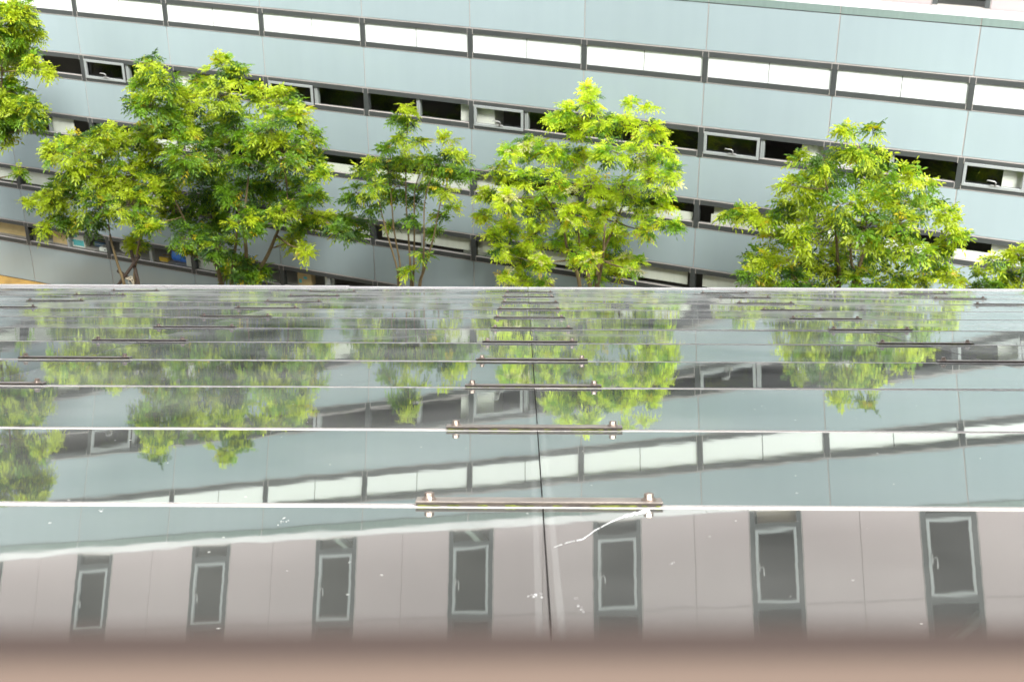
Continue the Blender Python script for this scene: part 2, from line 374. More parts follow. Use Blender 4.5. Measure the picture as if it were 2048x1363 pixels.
# set back top storey
SB = .57; WZ0, WZ1 = CZ-5.86, CZ-1.2
wc = [2.525+1.3*j for j in range(-8, 4)]
wins = [(c-.208, c+.208) for c in wc]
q = MB(); zj = CZ-4.03
xs = sorted([K0-.0, K1+.0] + [c-.65 for c in wc] + [c+.65 for c in wc[-1:]] + [v for p_ in wins for v in p_])
for a0, a1 in zip(xs[:-1], xs[1:]):
    if any(abs(a0-p_[0]) < 1e-6 for p_ in wins): continue
    for (z0, z1) in ((WZ0, zj-.006), (zj+.006, WZ1)):
        q.box(a0*MOD+.005, a1*MOD-.005, SB, SB+.05, z0, z1, 0)
    q.box(a0*MOD-.0, a1*MOD, SB+.014, SB+.2, WZ0, WZ1-.01, 1)
m_joint = mat("brown_panel_joint", (.25,.21,.18), .8)
q.build("upper_wall", [m_beige, m_joint], bld)
q = MB(); q.box(x_l, x_r, SB-.06, SB+3.4, WZ1, WZ1+.25); q.build("roof", m_captop, bld)
q = MB(); q.box(x_l, x_r, SB+2.2, SB+2.3, WZ0, WZ1); q.box(x_l-.1, x_l, SB, SB+2.3, WZ0, WZ1); q.box(x_r, x_r+.1, SB, SB+2.3, WZ0, WZ1); q.box(x_l, x_r, SB+.2, SB+2.2, WZ0-.05, WZ0)
q.build("upper_interior_shell", m_dark, bld)
m_diag = mat("pale_green_diagonal", (.42,.50,.46), .7)
for n_, (a0, a1) in enumerate(wins):
    xa, xb = a0*MOD+.012, a1*MOD-.012; b = MB(); fw = .085
    zt1, zt0 = CZ-5.38, CZ-5.47     # lower transom
    zu0, zu1 = CZ-4.06, CZ-3.955    # upper transom
    b.box(xa, xa+fw, SB-.012, SB+.12, WZ0, WZ1-.01, 0); b.box(xb-fw, xb, SB-.012, SB+.12, WZ0, WZ1-.01, 0)
    for z0, z1 in ((zt0, zt1), (zu0, zu1), (CZ-1.75, CZ-1.62)): b.box(xa+fw, xb-fw, SB-.010, SB+.12, z0, z1, 0)
    b.box(xa+.001, xb-.001, SB-.05, SB+.1, WZ0, CZ-5.70, 1)
    for xe in (xa-.008, xb+.0005): b.box(xe, xe+.0075, SB-.009, SB+.05, WZ0, WZ1-.02, 1)
    f = b.build("tall_window", [m_frame, m_seal], bld)
    p = MB()
    for z0, z1 in ((CZ-5.70, zt0), (zt1, zu0), (zu1, CZ-1.75)):
        p.quad([(xa+fw,SB+.05,z0),(xb-fw,SB+.05,z0),(xb-fw,SB+.05,z1),(xa+fw,SB+.05,z1)])
    p.build("pane", m_glass, f)
    s = MB(); u0, u1, v0, v1, t = xa+fw+.012, xb-fw-.012, zt1+.012, zu0-.012, .052
    for (q0,q1,r0,r1) in ((u0,u1,v0,v0+t),(u0,u1,v1-t,v1),(u0,u0+t,v0+t,v1-t),(u1-t,u1,v0+t,v1-t)): s.box(q0,q1,SB-.03,SB+.03,r0,r1,0,bev=.006)
    for (q0,q1,r0,r1) in ((u0-.011,u1+.011,v0-.011,v0-.001),(u0-.011,u1+.011,v1+.001,v1+.011),(u0-.011,u0-.001,v0,v1),(u1+.001,u1+.011,v0,v1)): s.box(q0,q1,SB-.014,SB+.02,r0,r1,1)
    s.build("sash", [m_alu, m_gasket_shadow], f)
    h = MB(); zc = (v0+v1)/2+.02
    h.box(u0+t-.004, u0+t+.026, SB-.045, SB-.01, zc-.08, zc+.07, 0, bev=.006)
    h.tube([(u0+t+.02,SB-.05,zc),(u0+t+.09,SB-.06,zc-.01),(u0+t+.10,SB-.065,zc+.03),(u0+t+.105,SB-.065,zc+.16)],[.012,.012,.012,.010],8)
    h.build("handle", m_handle, f, smooth=True)
    if n_ in (5, 6, 9):
        q = MB(); sgn = -1 if n_ == 9 else 1
        z_at = CZ-5.55 if n_ in (5,6) else CZ-3.5
        q.cyl((( a0+a1)/2*MOD-sgn*.9, SB+.7, z_at-.75), (sgn*.9, 0, .75), .10, .10, 2.4, 4); q.build("diagonal_bar", m_diag, bld)  # added pale diagonal bar behind the pane, not a known structural part
    if n_ == 8:
        q = MB(); q.box(xa+fw+.02, xb-fw-.02, SB+.16, SB+.5, CZ-5.86, CZ-5.50); q.build("cardboard_screen", mat("tan_board", (.38,.30,.22), .9), f)

# ------------------------------------------------------------------ the things behind the lowest windows
def bpt(u, y, z): return B0 + ub*(u*MOD) + nb*y + Vector((0,0,z))
def clutter(name, u, y, label, cat, z=None, group=None, rz=0):
    c, s = math.cos(rz), math.sin(rz)
    e = empty(name, frame(bpt(u, y, ZL if z is None else z), ub*c+nb*s, nb*c-ub*s, Vector((0,0,1))))
    return tag(e, label, cat, group)
m_blue = mat("blue_plastic", (.02,.22,.90), .35); m_yel = mat("yellow_plastic", (.70,.45,.02), .5)
m_tan = mat("tan_cardboard", (.58,.42,.20), .85); vary(m_tan, 5, .12)
m_teal = mat("teal_print", (.10,.46,.50), .6); m_greenp = mat("green_print", (.10,.42,.22), .6)
m_cart = mat("white_carton", (.84,.85,.80), .7); m_cloth = mat("pale_plastic_bag", (.62,.60,.54), .6); vary(m_cloth, 12, .2, bump=.8, bump_scale=18)
def carton(name, u, y, w_, d_, h_, label, body, prints=(), rz=0, cat="box"):
    e = clutter(name, u, y-.27+.145+d_/2, label, cat, rz=rz)
    b = MB(); b.box(-w_/2, w_/2, -d_/2, d_/2, .001, h_, 0, bev=.006); b.box(-w_/2+.01, w_/2-.01, -.025, .025, h_-.002, h_+.002, 1)
    b.build("body", [body, m_seal], e)
    for (p0,p1,q0,q1,pm) in prints:
        p = MB(); p.box(-w_/2+p0*w_, -w_/2+p1*w_, -d_/2-.003, -d_/2+.002, q0*h_, q1*h_); p.build("print", pm, e)
    return e
carton("cardboard_box", -4.66, .30, .42, .2, .30, "tan cardboard box beside the white and teal carton behind the lowest window", m_tan)
carton("printed_carton", -4.44, .27, .46, .2, .42, "white carton with teal printing behind the lowest window next to the aluminium mullion", m_cart, ((.05,.6,.62,.74,m_teal),(.3,.98,.1,.45,m_teal),(.05,.35,.3,.42,m_teal)))
e = clutter("storage_drum", -3.20, .33, "bright blue plastic drum lying behind the lowest window", "drum")
b = MB(); b.cyl((-.21,0,.19), (1,0,0), .185, .185, .42, 20); b.build("barrel", m_blue, e, smooth=False)
for xq in (-.215, .195):
    b = MB(); b.cyl((xq,0,.19), (1,0,0), .19, .19, .02, 20); b.build("rim", m_blue, e)
carton("yellow_tray", -3.40, .28, .24, .18, .10, "small yellow box lying beside the blue drum", m_yel)
carton("paper_tray", -4.10, .26, .30, .2, .09, "flat white box lying alone by the window post at the lowest sill", m_cart, ((.5,.62,.35,.7,m_frame),))
e = clutter("plastic_bag", -3.84, .31, "crumpled pale plastic sack slumped behind the lowest window beside the thin trunk", "bag")
import bmesh
bm = bmesh.new(); bmesh.ops.create_icosphere(bm, subdivisions=3, radius=1)
for v in bm.verts:
    n_ = v.co.copy(); f_ = 1+.13*math.sin(7*n_.x+3*n_.z)+.09*math.sin(11*n_.y-5*n_.x)+.06*math.sin(17*n_.z)
    v.co = Vector((n_.x*.25*f_, n_.y*.16*f_, max(0.0, .19+n_.z*.2*f_)))
b = MB(); b.add_bm(bm); b.build("sack", m_cloth, e, smooth=True)
b = MB(); b.cyl((0,0,.36), (.2,0,1), .03, .07, .07, 8); b.build("tied_neck", m_cloth, e)
carton("green_print_carton", -2.90, .27, .28, .2, .36, "white carton with green printed bands behind the forked tree trunk", m_cart, ((.05,.95,.62,.72,m_greenp),(.05,.95,.2,.3,m_greenp),(.1,.6,.42,.5,m_greenp)))
carton("teal_stamp_box", -2.68, .30, .38, .2, .30, "brown cardboard box with a dark teal stamp beside the green banded carton", m_tan, ((.05,.45,.1,.5,m_teal),(.55,.95,.05,.2,m_greenp)))
carton("tall_cardboard_box", -1.80, .30, .36, .2, .37, "tall tan box with two teal spots right of the window post near the roof edge", m_tan, ((.45,.7,.45,.62,m_teal),(.1,.3,.15,.4,m_teal)))
carton("white_binder_box", -1.55, .30, .14, .2, .37, "narrow white box standing between the tall tan box and a mullion", m_cart)
carton("cardboard_sheet", -5.26, .34, .95, .06, .40, "long tan cardboard sheet propped behind the leftmost lowest window", m_tan, cat="cardboard")
tbl = carton("paper_stack", -4.22, .46, .30, .2, .12, "low dark blue folder pile behind glass left of the flat white box", mat("blue_folder",(.06,.14,.24),.6), ((.05,.9,.5,.6,m_cart),), cat="folders")

# ------------------------------------------------------------------ the sloping glass roof
an = Vector((0.99993299,-0.01125598,-0.00270341)); gn = Vector((0.00937798,0.92457765,-0.38087822)); rn = Vector((0.00678667,0.38082735,0.92462126))
HR = .39764
RO = Vector((0,0,CZ)) - rn*HR
roof = empty("glass_roof", frame(RO, an, gn, rn))
tag(roof, "large sloping roof of dark mirror glass panes held by bolted steel bars", "glass roof")
def px_ray(x, y):
    v = Fv*FPX + CX*(x-1024) - CY*(y-681.5); return v.normalized()
def t_of(x, y):
    v = px_ray(x, y); P = v*(-HR/(v.dot(rn))); return P.dot(gn)
W, S0 = 1.536, .0257+.003
ys = [1011, 859.5, 775, 722, 686, 658.3, 636.3, 619.5, 606, 594.5, 585.3, 577.0]
T = [t_of(1064+max(0,(y-700))*.06, y) for y in ys]
T = [T[0]-.885] + T
GAP, GT, NC = .0022, .016, 8
SAG = .00042
def pane_mesh(Ln):
    wd = W-GAP; ln = Ln-GT; b = MB()
    xs = [0, .0065, .0145, wd*.25, wd*.5, wd*.75, wd-.0145, wd-.0065, wd]
    yl = [0, .005] + [.005+(ln-.016-.005)*i/10 for i in range(1, 11)] + [ln-.005, ln]
    def z(x, y):
        v = y/ln; return -SAG*(1-(2*v-1)**2)*(1-.25*(2*x/wd-1)**2)
    nx = len(xs)
    for y in yl:
        for x in xs: b.v.append((x, y, z(x, y)))
    for j in range(len(yl)-1):
        for i in range(nx-1):
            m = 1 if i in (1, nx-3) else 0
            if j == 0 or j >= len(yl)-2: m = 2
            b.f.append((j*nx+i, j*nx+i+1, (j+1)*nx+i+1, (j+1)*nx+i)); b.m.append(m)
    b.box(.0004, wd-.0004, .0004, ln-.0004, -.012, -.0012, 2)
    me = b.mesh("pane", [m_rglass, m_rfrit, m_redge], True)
    fl = [True]*len(b.f); fl[-6:] = [False]*6
    me.polygons.foreach_set('use_smooth', fl); me.update()
    return me
NEAR_PANES = {}
for r in range(12):
    Ln = T[r+1]-T[r]
    for c in range(NC):
        me = pane_mesh(Ln)
        # glass body below the polished face (slab 14 mm thick)
        o = link("pane", me, roof)
        tilt = {0: R(-.33)}.get(r, R(random.gauss(0, .035)))
        tilt += R(random.gauss(0, .02)); side = R(random.gauss(0, .03))
        # pivot on the far edge, steeper when tilt > 0
        ln = Ln-GT
        Mx = Matrix.Translation((S0+(c-4)*W+GAP/2, T[r]+GT/2+ln, 0)) @ Matrix.Rotation(-tilt, 4, 'X') @ Matrix.Rotation(side, 4, 'Y') @ Matrix.Translation((0, -ln, 0))
        o.matrix_local = Mx
        if r == 0: NEAR_PANES[c] = (o, Mx)
b = MB(); s_l, s_r = S0-4*W, S0+4*W
b.box(s_l, s_r, .15, T[-1]-.02, -.16, -.022); b.build("underlay", m_deck, roof)
b = MB()
for c in range(NC):
    for q_ in range(1):
        b.box(S0+(c-4)*W+.003, S0+(c-3)*W-.003, T[-1]-.004, T[-1]+.20, -.05, .010+random.uniform(-.004,.005), 0, bev=.003)
b.build("edge_flashing", m_flash, roof)
b = MB(); b.box(s_l, s_r, .12, T[0]-.004, -.1, .006, 0, bev=.002); b.build("head_flashing", m_flash, roof)
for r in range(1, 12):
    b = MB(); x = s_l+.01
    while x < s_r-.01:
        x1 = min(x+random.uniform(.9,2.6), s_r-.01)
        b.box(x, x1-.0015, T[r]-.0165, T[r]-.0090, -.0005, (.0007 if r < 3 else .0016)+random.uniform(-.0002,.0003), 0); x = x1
    b.build("sky_glint_strip", m_redge, roof)  # added strip, carries the sky-bright line of the joint in its colour
b = MB(); 
for s_ed in (s_l-.06, s_r+.002): b.box(s_ed, s_ed+.058, .12, T[-1]+.2, -.16, .012, 0)
b.build("side_flashing", m_flash, roof)
# clamps: one bar with two hex bolts on every crossing of the joints
def hex_bolt(x, y):
    b = MB(); z0 = .0068
    b.cyl((x, y, z0), (0,0,1), .0115, .0115, .0018, 16); b.cyl((x, y, z0+.0018), (0,0,1), .0092, .0084, .0022, 16)
    b.cyl((x, y, z0+.004), (0,0,1), .0074, .0074, .0062, 6); b.cyl((x, y, z0+.0102), (0,0,1), .0074, .0055, .0010, 6)
    return b.mesh("bolt", m_bolt)
BL = .373
b = MB(); b.box(-BL/2, BL/2, -.0072, .032, .0034, .0068, 0, bev=.0008); b.box(-BL/2+.0005, BL/2-.0005, -.0078, -.007, .0034, .0061, 1)
bar_me = b.mesh("bar", [m_bar, m_barside])
b = MB(); b.box(-BL/2+.001, BL/2-.001, -.0070, .030, .0006, .0040, 0)
pad_me = b.mesh("pad", [m_barside])
b = MB()
rr = random.Random(3); x = -BL/2+.004
while x < BL/2-.01:
    ln = rr.uniform(.006, .03); hh = rr.uniform(.0008, .0022)
    if rr.random() < .62: b.box(x, min(x+ln, BL/2-.003), -.0092-rr.uniform(0,.0015), -.0068, .0004, .0004+hh)
    x += ln
moss_me = b.mesh("moss_line", [m_moss])
bolt_me = [hex_bolt(-BL/2+.020, .012), hex_bolt(BL/2-.020, .012)]
for r in range(1, 12):
    for j in range(-3, 4):
        cl = bpy.data.objects.new("clamp", bar_me); COL.objects.link(cl); cl.parent = roof
        jx = rr.uniform(-.008,.008)
        cl.location = (S0+j*W+jx, T[r]-.002, .0008+rr.uniform(0,.0008)); cl.rotation_euler = (0, 0, rr.uniform(-.006,.006))
        link("gasket_pad", pad_me, cl)
        if rr.random() < .8: link("moss_line", moss_me, cl)
        for bmh in bolt_me: link("bolt", bmh, cl)
# bird dropping streak and a few splashes on the nearest panes
def loc_rt(x, y):
    v = px_ray(x, y); P = v*(-HR/(v.dot(rn))); return Vector((P.dot(an), P.dot(gn)))
def stain(polys):
    by = {}
    for pl_ in polys:
        cx = sum(p.x for p in pl_)/len(pl_); c = int(math.floor((cx-S0)/W))+4
        by.setdefault(c, []).append(pl_)
    for c, ps in by.items():
        o, Mx = NEAR_PANES[c]; inv = Mx.inverted(); b = MB()
        ln = T[1]-T[0]-GT
        for pl_ in ps:
            out = []
            for p in pl_:
                q = inv @ Vector((p.x, p.y, 0)); v = q.y/ln
                out.append((q.x, min(q.y, ln-.002), -SAG*(1-(2*v-1)**2)*(1-.25*(2*q.x/(W-GAP)-1)**2)+.00025))
            b.quad(out)
        b.build("dropping_stain", m_drop, o)
rs = random.Random(5); polys = []
pts = [(1300,1021,20),(1272,1025,17),(1250,1031,12),(1235,1037,6),(1218,1044,5),(1205,1051,4.5),(1190,1058,4),(1180,1066,3),(1165,1076,4),(1150,1079,2.5),(1135,1082,3),(1108,1091,1)]
pl = [loc_rt(x, y) for x, y, _ in pts]; wds = [w_/2/1350 for *_, w_ in pts]
for i in range(len(pl)-1):
    for sub in range(5):
        f0, f1 = sub/5, (sub+1)/5
        a_ = pl[i].lerp(pl[i+1], f0); c2 = pl[i].lerp(pl[i+1], f1)
        if i > 3 and rs.random() < .10: continue
        w0 = (wds[i]+(wds[i+1]-wds[i])*f0); w1 = (wds[i]+(wds[i+1]-wds[i])*f1)
        u0, u1, l0, l1 = (rs.uniform(.6,2.4) for _ in range(4))
        polys.append([Vector((a_.x, a_.y-w0*l0)), Vector((c2.x, c2.y-w1*l1)), Vector((c2.x, c2.y+w1*u1)), Vector((a_.x, a_.y+w0*u0))])
for (x, y, w_) in ((562,1043,10),(573,1041,6),(1075,1186,9),(1063,1184,5),(1080,1182,4),(1163,1213,5),(1157,1206,4),(200,1020,8),(1345,1125,5),(1420,1070,3),(700,1120,3),(1150,1190,3)):
    p_ = loc_rt(x, y)
    for k_ in range(5):
        n_ = 7; rw = w_/2/1350*rs.uniform(.15,.5); ox, oy = rs.gauss(0, .5)*w_/1350, rs.gauss(0, 1.6)*w_/1350
        polys.append([Vector((p_.x+ox+rw*math.cos(q_*2*math.pi/n_)*rs.uniform(.4,1.3), p_.y+oy+rw*2.2*math.sin(q_*2*math.pi/n_)*rs.uniform(.4,1.4))) for q_ in range(n_)])
stain(polys)

# podium under the roof, the wall behind the photographer and the ledge at the bottom of the picture
pod = MB()
far = RO + gn*(T[-1]-.25)
pod.box(-6.2, 6.2, far.y-.3, far.y, .01, far.z-.22); pod.box(-6.2, -5.9, -.5, far.y-.3, .01, far.z-.22); pod.box(5.9, 6.2, -.5, far.y-.3, .01, far.z-.22)
o = pod.build("podium_wall", m_own); tag(o, "rendered wall standing under the far edge of the glass roof", "wall")
nbw = empty("near_building", Matrix.Translation((0, -.6, 0)))
tag(nbw, "brown rendered building below and around the photographer's window", "building")
q = MB(); q.box(-14, 14, .55, .70, .01, CZ-.20); q.build("wall", m_own, nbw)
q = MB(); q.box(-26, -1.4, .42, .55, .01, CZ+20.5); q.box(1.4, 12, .42, .55, .01, CZ+20.5); q.box(-1.4, 1.4, .42, .55, CZ+1.5, CZ+20.5); q.build("upper_wall", m_own, nbw)  # unseen wall, its height and right end shaped to shade the facade
led = empty("window_ledge", Matrix.Translation((0, .1167, CZ-.0945)))
tag(led, "blurred terracotta brown window ledge right in front of the camera", "window ledge")
q = MB(); q.box(-2.5, 2.5, -.60, -.0015, -.06, 0.0, 0); q.build("slab", m_ledge, led)
q = MB(); q.box(-2.5, 2.5, -.0010, .0052, -.055, -.0008, 0); q.build("edge_strip", m_lip, led)

# ------------------------------------------------------------------ trees
m_bark = mat("olive_brown_bark", (.155,.115,.055), .9); vary(m_bark, 9, .35, stretch=(1,1,.3), bump=.4, bump_scale=40)
def leaf_mat():
    m = bpy.data.materials.new("pinnate_leaf"); m.use_nodes = True; t = m.node_tree; b = t.nodes["Principled BSDF"]
    at = N(m,"ShaderNodeAttribute"); at.attribute_name = "tint"
    L(m, at.outputs['Color'], b.inputs['Base Color']); b.inputs['Roughness'].default_value = .38; b.inputs['Specular IOR Level'].default_value = .5
    tr = N(m,"ShaderNodeBsdfTranslucent"); br = N(m,"ShaderNodeVectorMath", operation='MULTIPLY'); br.inputs[1].default_value = (1.25,1.15,.55)
    L(m, at.outputs['Color'], br.inputs[0]); L(m, br.outputs[0], tr.inputs[0])
    mx = N(m,"ShaderNodeMixShader"); mx.inputs[0].default_value = .5
    o = t.nodes["Material Output"]; L(m, b.outputs[0], mx.inputs[1]); L(m, tr.outputs[0], mx.inputs[2]); L(m, mx.outputs[0], o.inputs[0])
    return m
m_leaf = leaf_mat()
YOUNG = np.array([.49,.60,.030]); MID = np.array([.17,.33,.020]); OLD = np.array([.040,.105,.024]); YEL = np.array([.60,.50,.02]); CREAM = np.array([.66,.66,.36])
def unproj(x, y, off):
    """the point of the plane `off` metres in front of the facade seen at that place"""
    v = px_ray(x, y); o = Vector((0,0,CZ)); t = (B0 - nb*off - o).dot(nb)/v.dot(nb); return o + v*t
class Leaves:
    def __init__(s): s.V = []; s.C = []; s.n = 0
    def leaf(s, p, d, tint, size):
        d = d/np.linalg.norm(d)
        up = np.array([0,0,1.]); side = np.cross(d, up); ns = np.linalg.norm(side)
        side = side/ns if ns > 1e-3 else np.array([1.,0,0])
        roll = RNG.normal(0,.5); nrm = np.cross(side, d); side2 = side*math.cos(roll)+nrm*math.sin(roll); nrm = np.cross(side2, d)
        npair = RNG.integers(3, 5); RL = size
        ll = size*RNG.uniform(.40,.50); lw = ll*RNG.uniform(.26,.36)
        droop = RNG.uniform(.15,.55)
        items = [(1.0, 0)] + [(.25+.75*i/(npair), sg) for i in range(npair) for sg in (-1, 1)]
        for (t, sg) in items:
            base = p + d*(RL*t) - up*(droop*RL*t*t)
            if sg == 0: ax = d*.9 - up*droop*.9
            else: ax = side2*sg*.85 + d*.55 - up*(droop*.8+RNG.uniform(-.1,.2))
            ax = ax + RNG.normal(0,.10,3); ax /= np.linalg.norm(ax)
            wd = np.cross(ax, nrm); wn = np.linalg.norm(wd)
            if wn < 1e-3: continue
            wd /= wn; nz = np.cross(wd, ax)
            l_ = ll*RNG.uniform(.8,1.1)*(1.0 if t > .3 else .8)
            mid1 = base + ax*l_*.38; mid2 = base + ax*l_*.70 - up*l_*.06; tip = base + ax*l_ - up*l_*.16
            lift = nz*lw*.22
            s.V.append(np.array([base, mid1+wd*lw*.5+lift, mid2+wd*lw*.40+lift, tip, mid2-wd*lw*.40+lift, mid1-wd*lw*.5+lift]))
            s.C.append(tint*RNG.uniform(.82,1.18)); s.n += 1
    def build(s, name, parent):
        n = s.n; V = np.concatenate(s.V).astype(np.float32)
        me = bpy.data.meshes.new(name); me.vertices.add(n*6); me.vertices.foreach_set('co', V.ravel())
        idx = np.arange(n)[:,None]*6
        quads = np.stack([idx+[0,1,2,3], idx+[0,3,4,5]], 1).reshape(-1)
        me.loops.add(n*8); me.loops.foreach_set('vertex_index', quads.astype(np.int32))
        me.polygons.add(n*2); me.polygons.foreach_set('loop_start', np.arange(n*2, dtype=np.int32)*4)
        me.update(calc_edges=True)
        at = me.color_attributes.new("tint", 'FLOAT_COLOR', 'POINT')
        c = np.ones((n,6,4), np.float32); c[:,:,:3] = np.clip(np.array(s.C),0,1)[:,None,:]
        at.data.foreach_set('color', c.ravel()); me.materials.append(m_leaf)
        me.polygons.foreach_set('use_smooth', [True]*(n*2)); me.validate()
        return link(name, me, parent)
def tree(name, label, off, base_px, stems, clumps, depth, seed, young=.5, size=.215, density=1.0, yellow=.03, cream=0.0, trunk_r=.05, light=1.0):
    global RNG
    RNG = np.random.default_rng(seed)
    bx = unproj(base_px[0], base_px[1], off); base = Vector((bx.x, bx.y, .0))
    root = empty(name, Matrix.Translation(base)); tag(root, label, "tree", "young trees along the facade")
    wood = MB(); nodes = []
    for st in stems:
        # stem given as places in the picture at the tree's own distance, rooted in the ground under the base
        dz = RNG.uniform(-.35,.35)*depth; st_top = [unproj(x, y, off + dz*min(1, i/2)) for i, (x, y) in enumerate(st)]
        p0 = st_top[0]
        root_pt = Vector((base.x+(p0.x-base.x)*.25, base.y+(p0.y-base.y)*.25, -.05))
        pts = [root_pt, root_pt.lerp(p0,.5)+Vector((RNG.normal(0,.03),RNG.normal(0,.03),0))] + st_top
        rads = [trunk_r*1.15, trunk_r*1.05] + [trunk_r*(1-.72*i/max(1,len(st_top)-1)) for i in range(len(st_top))]
        # smooth the polyline
        fine, fr = [], []
        for i in range(len(pts)-1):
            a0 = pts[max(i-1,0)]; a1 = pts[i]; a2 = pts[i+1]; a3 = pts[min(i+2,len(pts)-1)]
            for q_ in range(4):
                t = q_/4
                fine.append(.5*((2*a1)+(a2-a0)*t+(2*a0-5*a1+4*a2-a3)*t*t+(3*a1-a0-3*a2+a3)*t**3)); fr.append(rads[i]+(rads[i+1]-rads[i])*t)
        fine.append(pts[-1]); fr.append(rads[-1])
        wood.tube([p-base for p in fine], fr, 8)
        for p, r_ in zip(fine[6:], fr[6:]): nodes.append((p, r_))
    lv = Leaves()
    centers = []
    for cdef in clumps:
        x, y, rp = cdef[:3]; yf = cdef[3] if len(cdef) > 3 else young; dn = cdef[4] if len(cdef) > 4 else 1.0
        dz = RNG.uniform(-.5,.5)*depth
        c = unproj(x, y, off+dz); dist = (c-Vector((0,0,CZ))).length; rad = rp*dist/FPX
        centers.append((c, rad, yf, dn))
    centers.sort(key=lambda q: min((q[0]-p).length for p, _ in nodes))
    for (c, rad, yf, dn) in centers:
        # a limb from the nearest wood that lies lower than the clump
        best = min(nodes, key=lambda n_: (n_[0]-c).length + max(0, n_[0].z-c.z)*1.5)
        p0, r0 = best; mid = p0.lerp(c,.55)+Vector((RNG.normal(0,.06),RNG.normal(0,.06),-.10*(c-p0).length*.5))
        rs = min(r0*.75, .008+.02*(c-p0).length)
        pts = [p0, p0.lerp(mid,.55)+Vector((0,0,-.01)), mid, mid.lerp(c,.6), c]
        wood.tube([p-base for p in pts], [rs, rs*.85, rs*.7, rs*.5, rs*.35], 6)
        nodes += [(mid, rs*.7), (mid.lerp(c,.6), rs*.5), (c, rs*.4)]
        nt_ = max(4, int(round(density*dn*(25*(rad/.45)**2.0+3))))
        for _ in range(nt_):
            d = RNG.normal(0,1,3); d /= np.linalg.norm(d); rr_ = max(rad-.09, .04)*RNG.uniform(.25,1.0)**.55
            tp = np.array(c) + d*np.array([1,1,.9])*rr_
            q0 = c.lerp(Vector(tp), .15)
            wood.tube([q0-base, q0.lerp(Vector(tp),.6)+Vector((0,0,.02))-base, Vector(tp)-base], [.0055,.0045,.003], 4)
            u = RNG.random()
            pm = yf
            kind = YOUNG if u < pm else (MID if u < pm+(1-pm)*.62 else OLD)
            w_ = RNG.uniform(.6,1.0); tint0 = (kind*w_+MID*(1-w_))*light
            flower = RNG.random() < cream
            for _l in range(RNG.integers(6, 11)):
                az = RNG.uniform(0, 2*math.pi); el = RNG.uniform(-.5, .75)
                dd = np.array([math.cos(az)*math.cos(el), math.sin(az)*math.cos(el), math.sin(el)]) + d*.5
                tint = tint0*RNG.uniform(.85,1.15)
                if RNG.random() < yellow: tint = YEL*RNG.uniform(.7,1.1)
                if flower and RNG.random() < .6: tint = CREAM
                lv.leaf(np.array(tp)-np.array(base)+d*RNG.uniform(-.06,.05), dd, tint, size*RNG.uniform(.68,1.1))
    wood.build("trunk", m_bark, root, smooth=True)
    lv.build("crown", root)
    return root
OFF = 2.3
tree("ash_tree", "leafy bright green tree cut off by the left edge of the picture", OFF, (-30,700),
     [[(-30,575),(-20,400),(0,230),(5,80)],[(-50,575),(-60,350),(-50,200)]],
     [(15,55,62),(55,60,34),(-40,50,80),(40,20,34),(25,120,34,.6),(72,128,26,.7),(95,142,12,.7,.7),(20,215,55,.45),(55,220,34,.5),(-40,200,80),(75,240,18,.5),(12,262,30,.5),(-40,270,50),(42,345,14,.4,.6),(20,180,30,.5)],
     1.0, 21, young=.62, yellow=.02)
tree("ash_tree", "low spreading yellow green tree with thin trunk tied to wooden stakes", OFF+.3, (258,640),
     [[(250,575),(236,530),(222,480),(216,440),(205,380)],[(268,575),(272,520),(285,450),(290,400)]],
     [(160,320,52,.7),(115,300,32,.7),(235,290,48,.75),(195,350,52,.7),(95,400,30,.7),(60,405,13,.8),(120,380,44,.5),(260,350,48,.75),(310,320,36,.7),(200,410,48,.5),(260,410,42,.5),(130,440,34,.3),(180,445,26,.15),(85,455,15,.7),(310,380,34,.5),(275,485,22,.85),(300,450,24,.3),(150,270,22,.7),(200,270,28,.6)],
     1.1, 33, young=.65, yellow=.02, trunk_r=.036)
tree("ash_tree", "largest dark and light green tree with several stems left of the slender sparse tree", OFF, (470,640),
     [[(444,575),(432,530),(412,505),(385,470),(350,400)],[(463,575),(470,500),(478,420)],[(494,575),(492,500),(488,440),(500,330)],[(496,575),(530,520),(552,470),(575,400),(560,280)]],
     [(300,128,24,.8),(285,165,32,.6),(330,160,30,.6),(350,185,20,.7),(270,205,26,.25),(310,215,38,.35),(400,165,24,.5),(445,135,32,.65),(478,150,26,.6),(375,205,42,.65),(440,190,36,.55),(420,240,46,.4),(350,255,46,.55),(300,270,40,.6),(470,250,44,.2),(520,190,30,.75),(560,205,44,.8),(595,225,34,.75),(540,255,44,.65),(610,275,38,.4),(575,300,46,.3),(500,310,46,.2),(430,310,48,.3),(370,310,44,.35),(340,360,44,.3),(410,375,50,.15),(480,385,50,.15),(550,365,44,.25),(620,330,34,.35),(645,350,20,.4),(600,385,38,.25),(630,400,26,.2),(350,420,40,.2),(420,440,46,.12),(490,440,42,.15),(380,475,34,.15),(440,490,38,.2),(560,420,34,.4),(605,440,32,.6),(645,435,22,.55),(585,480,24,.85),(610,500,14,.8),(690,440,22,.12),(705,470,18,.1),(680,460,20,.2),(490,540,34,.08),(520,545,20,.5),(455,540,22,.2),(374,500,12,.15),(290,440,24,.3)],
     1.7, 45, young=.45, density=1.05, yellow=.018, trunk_r=.05)
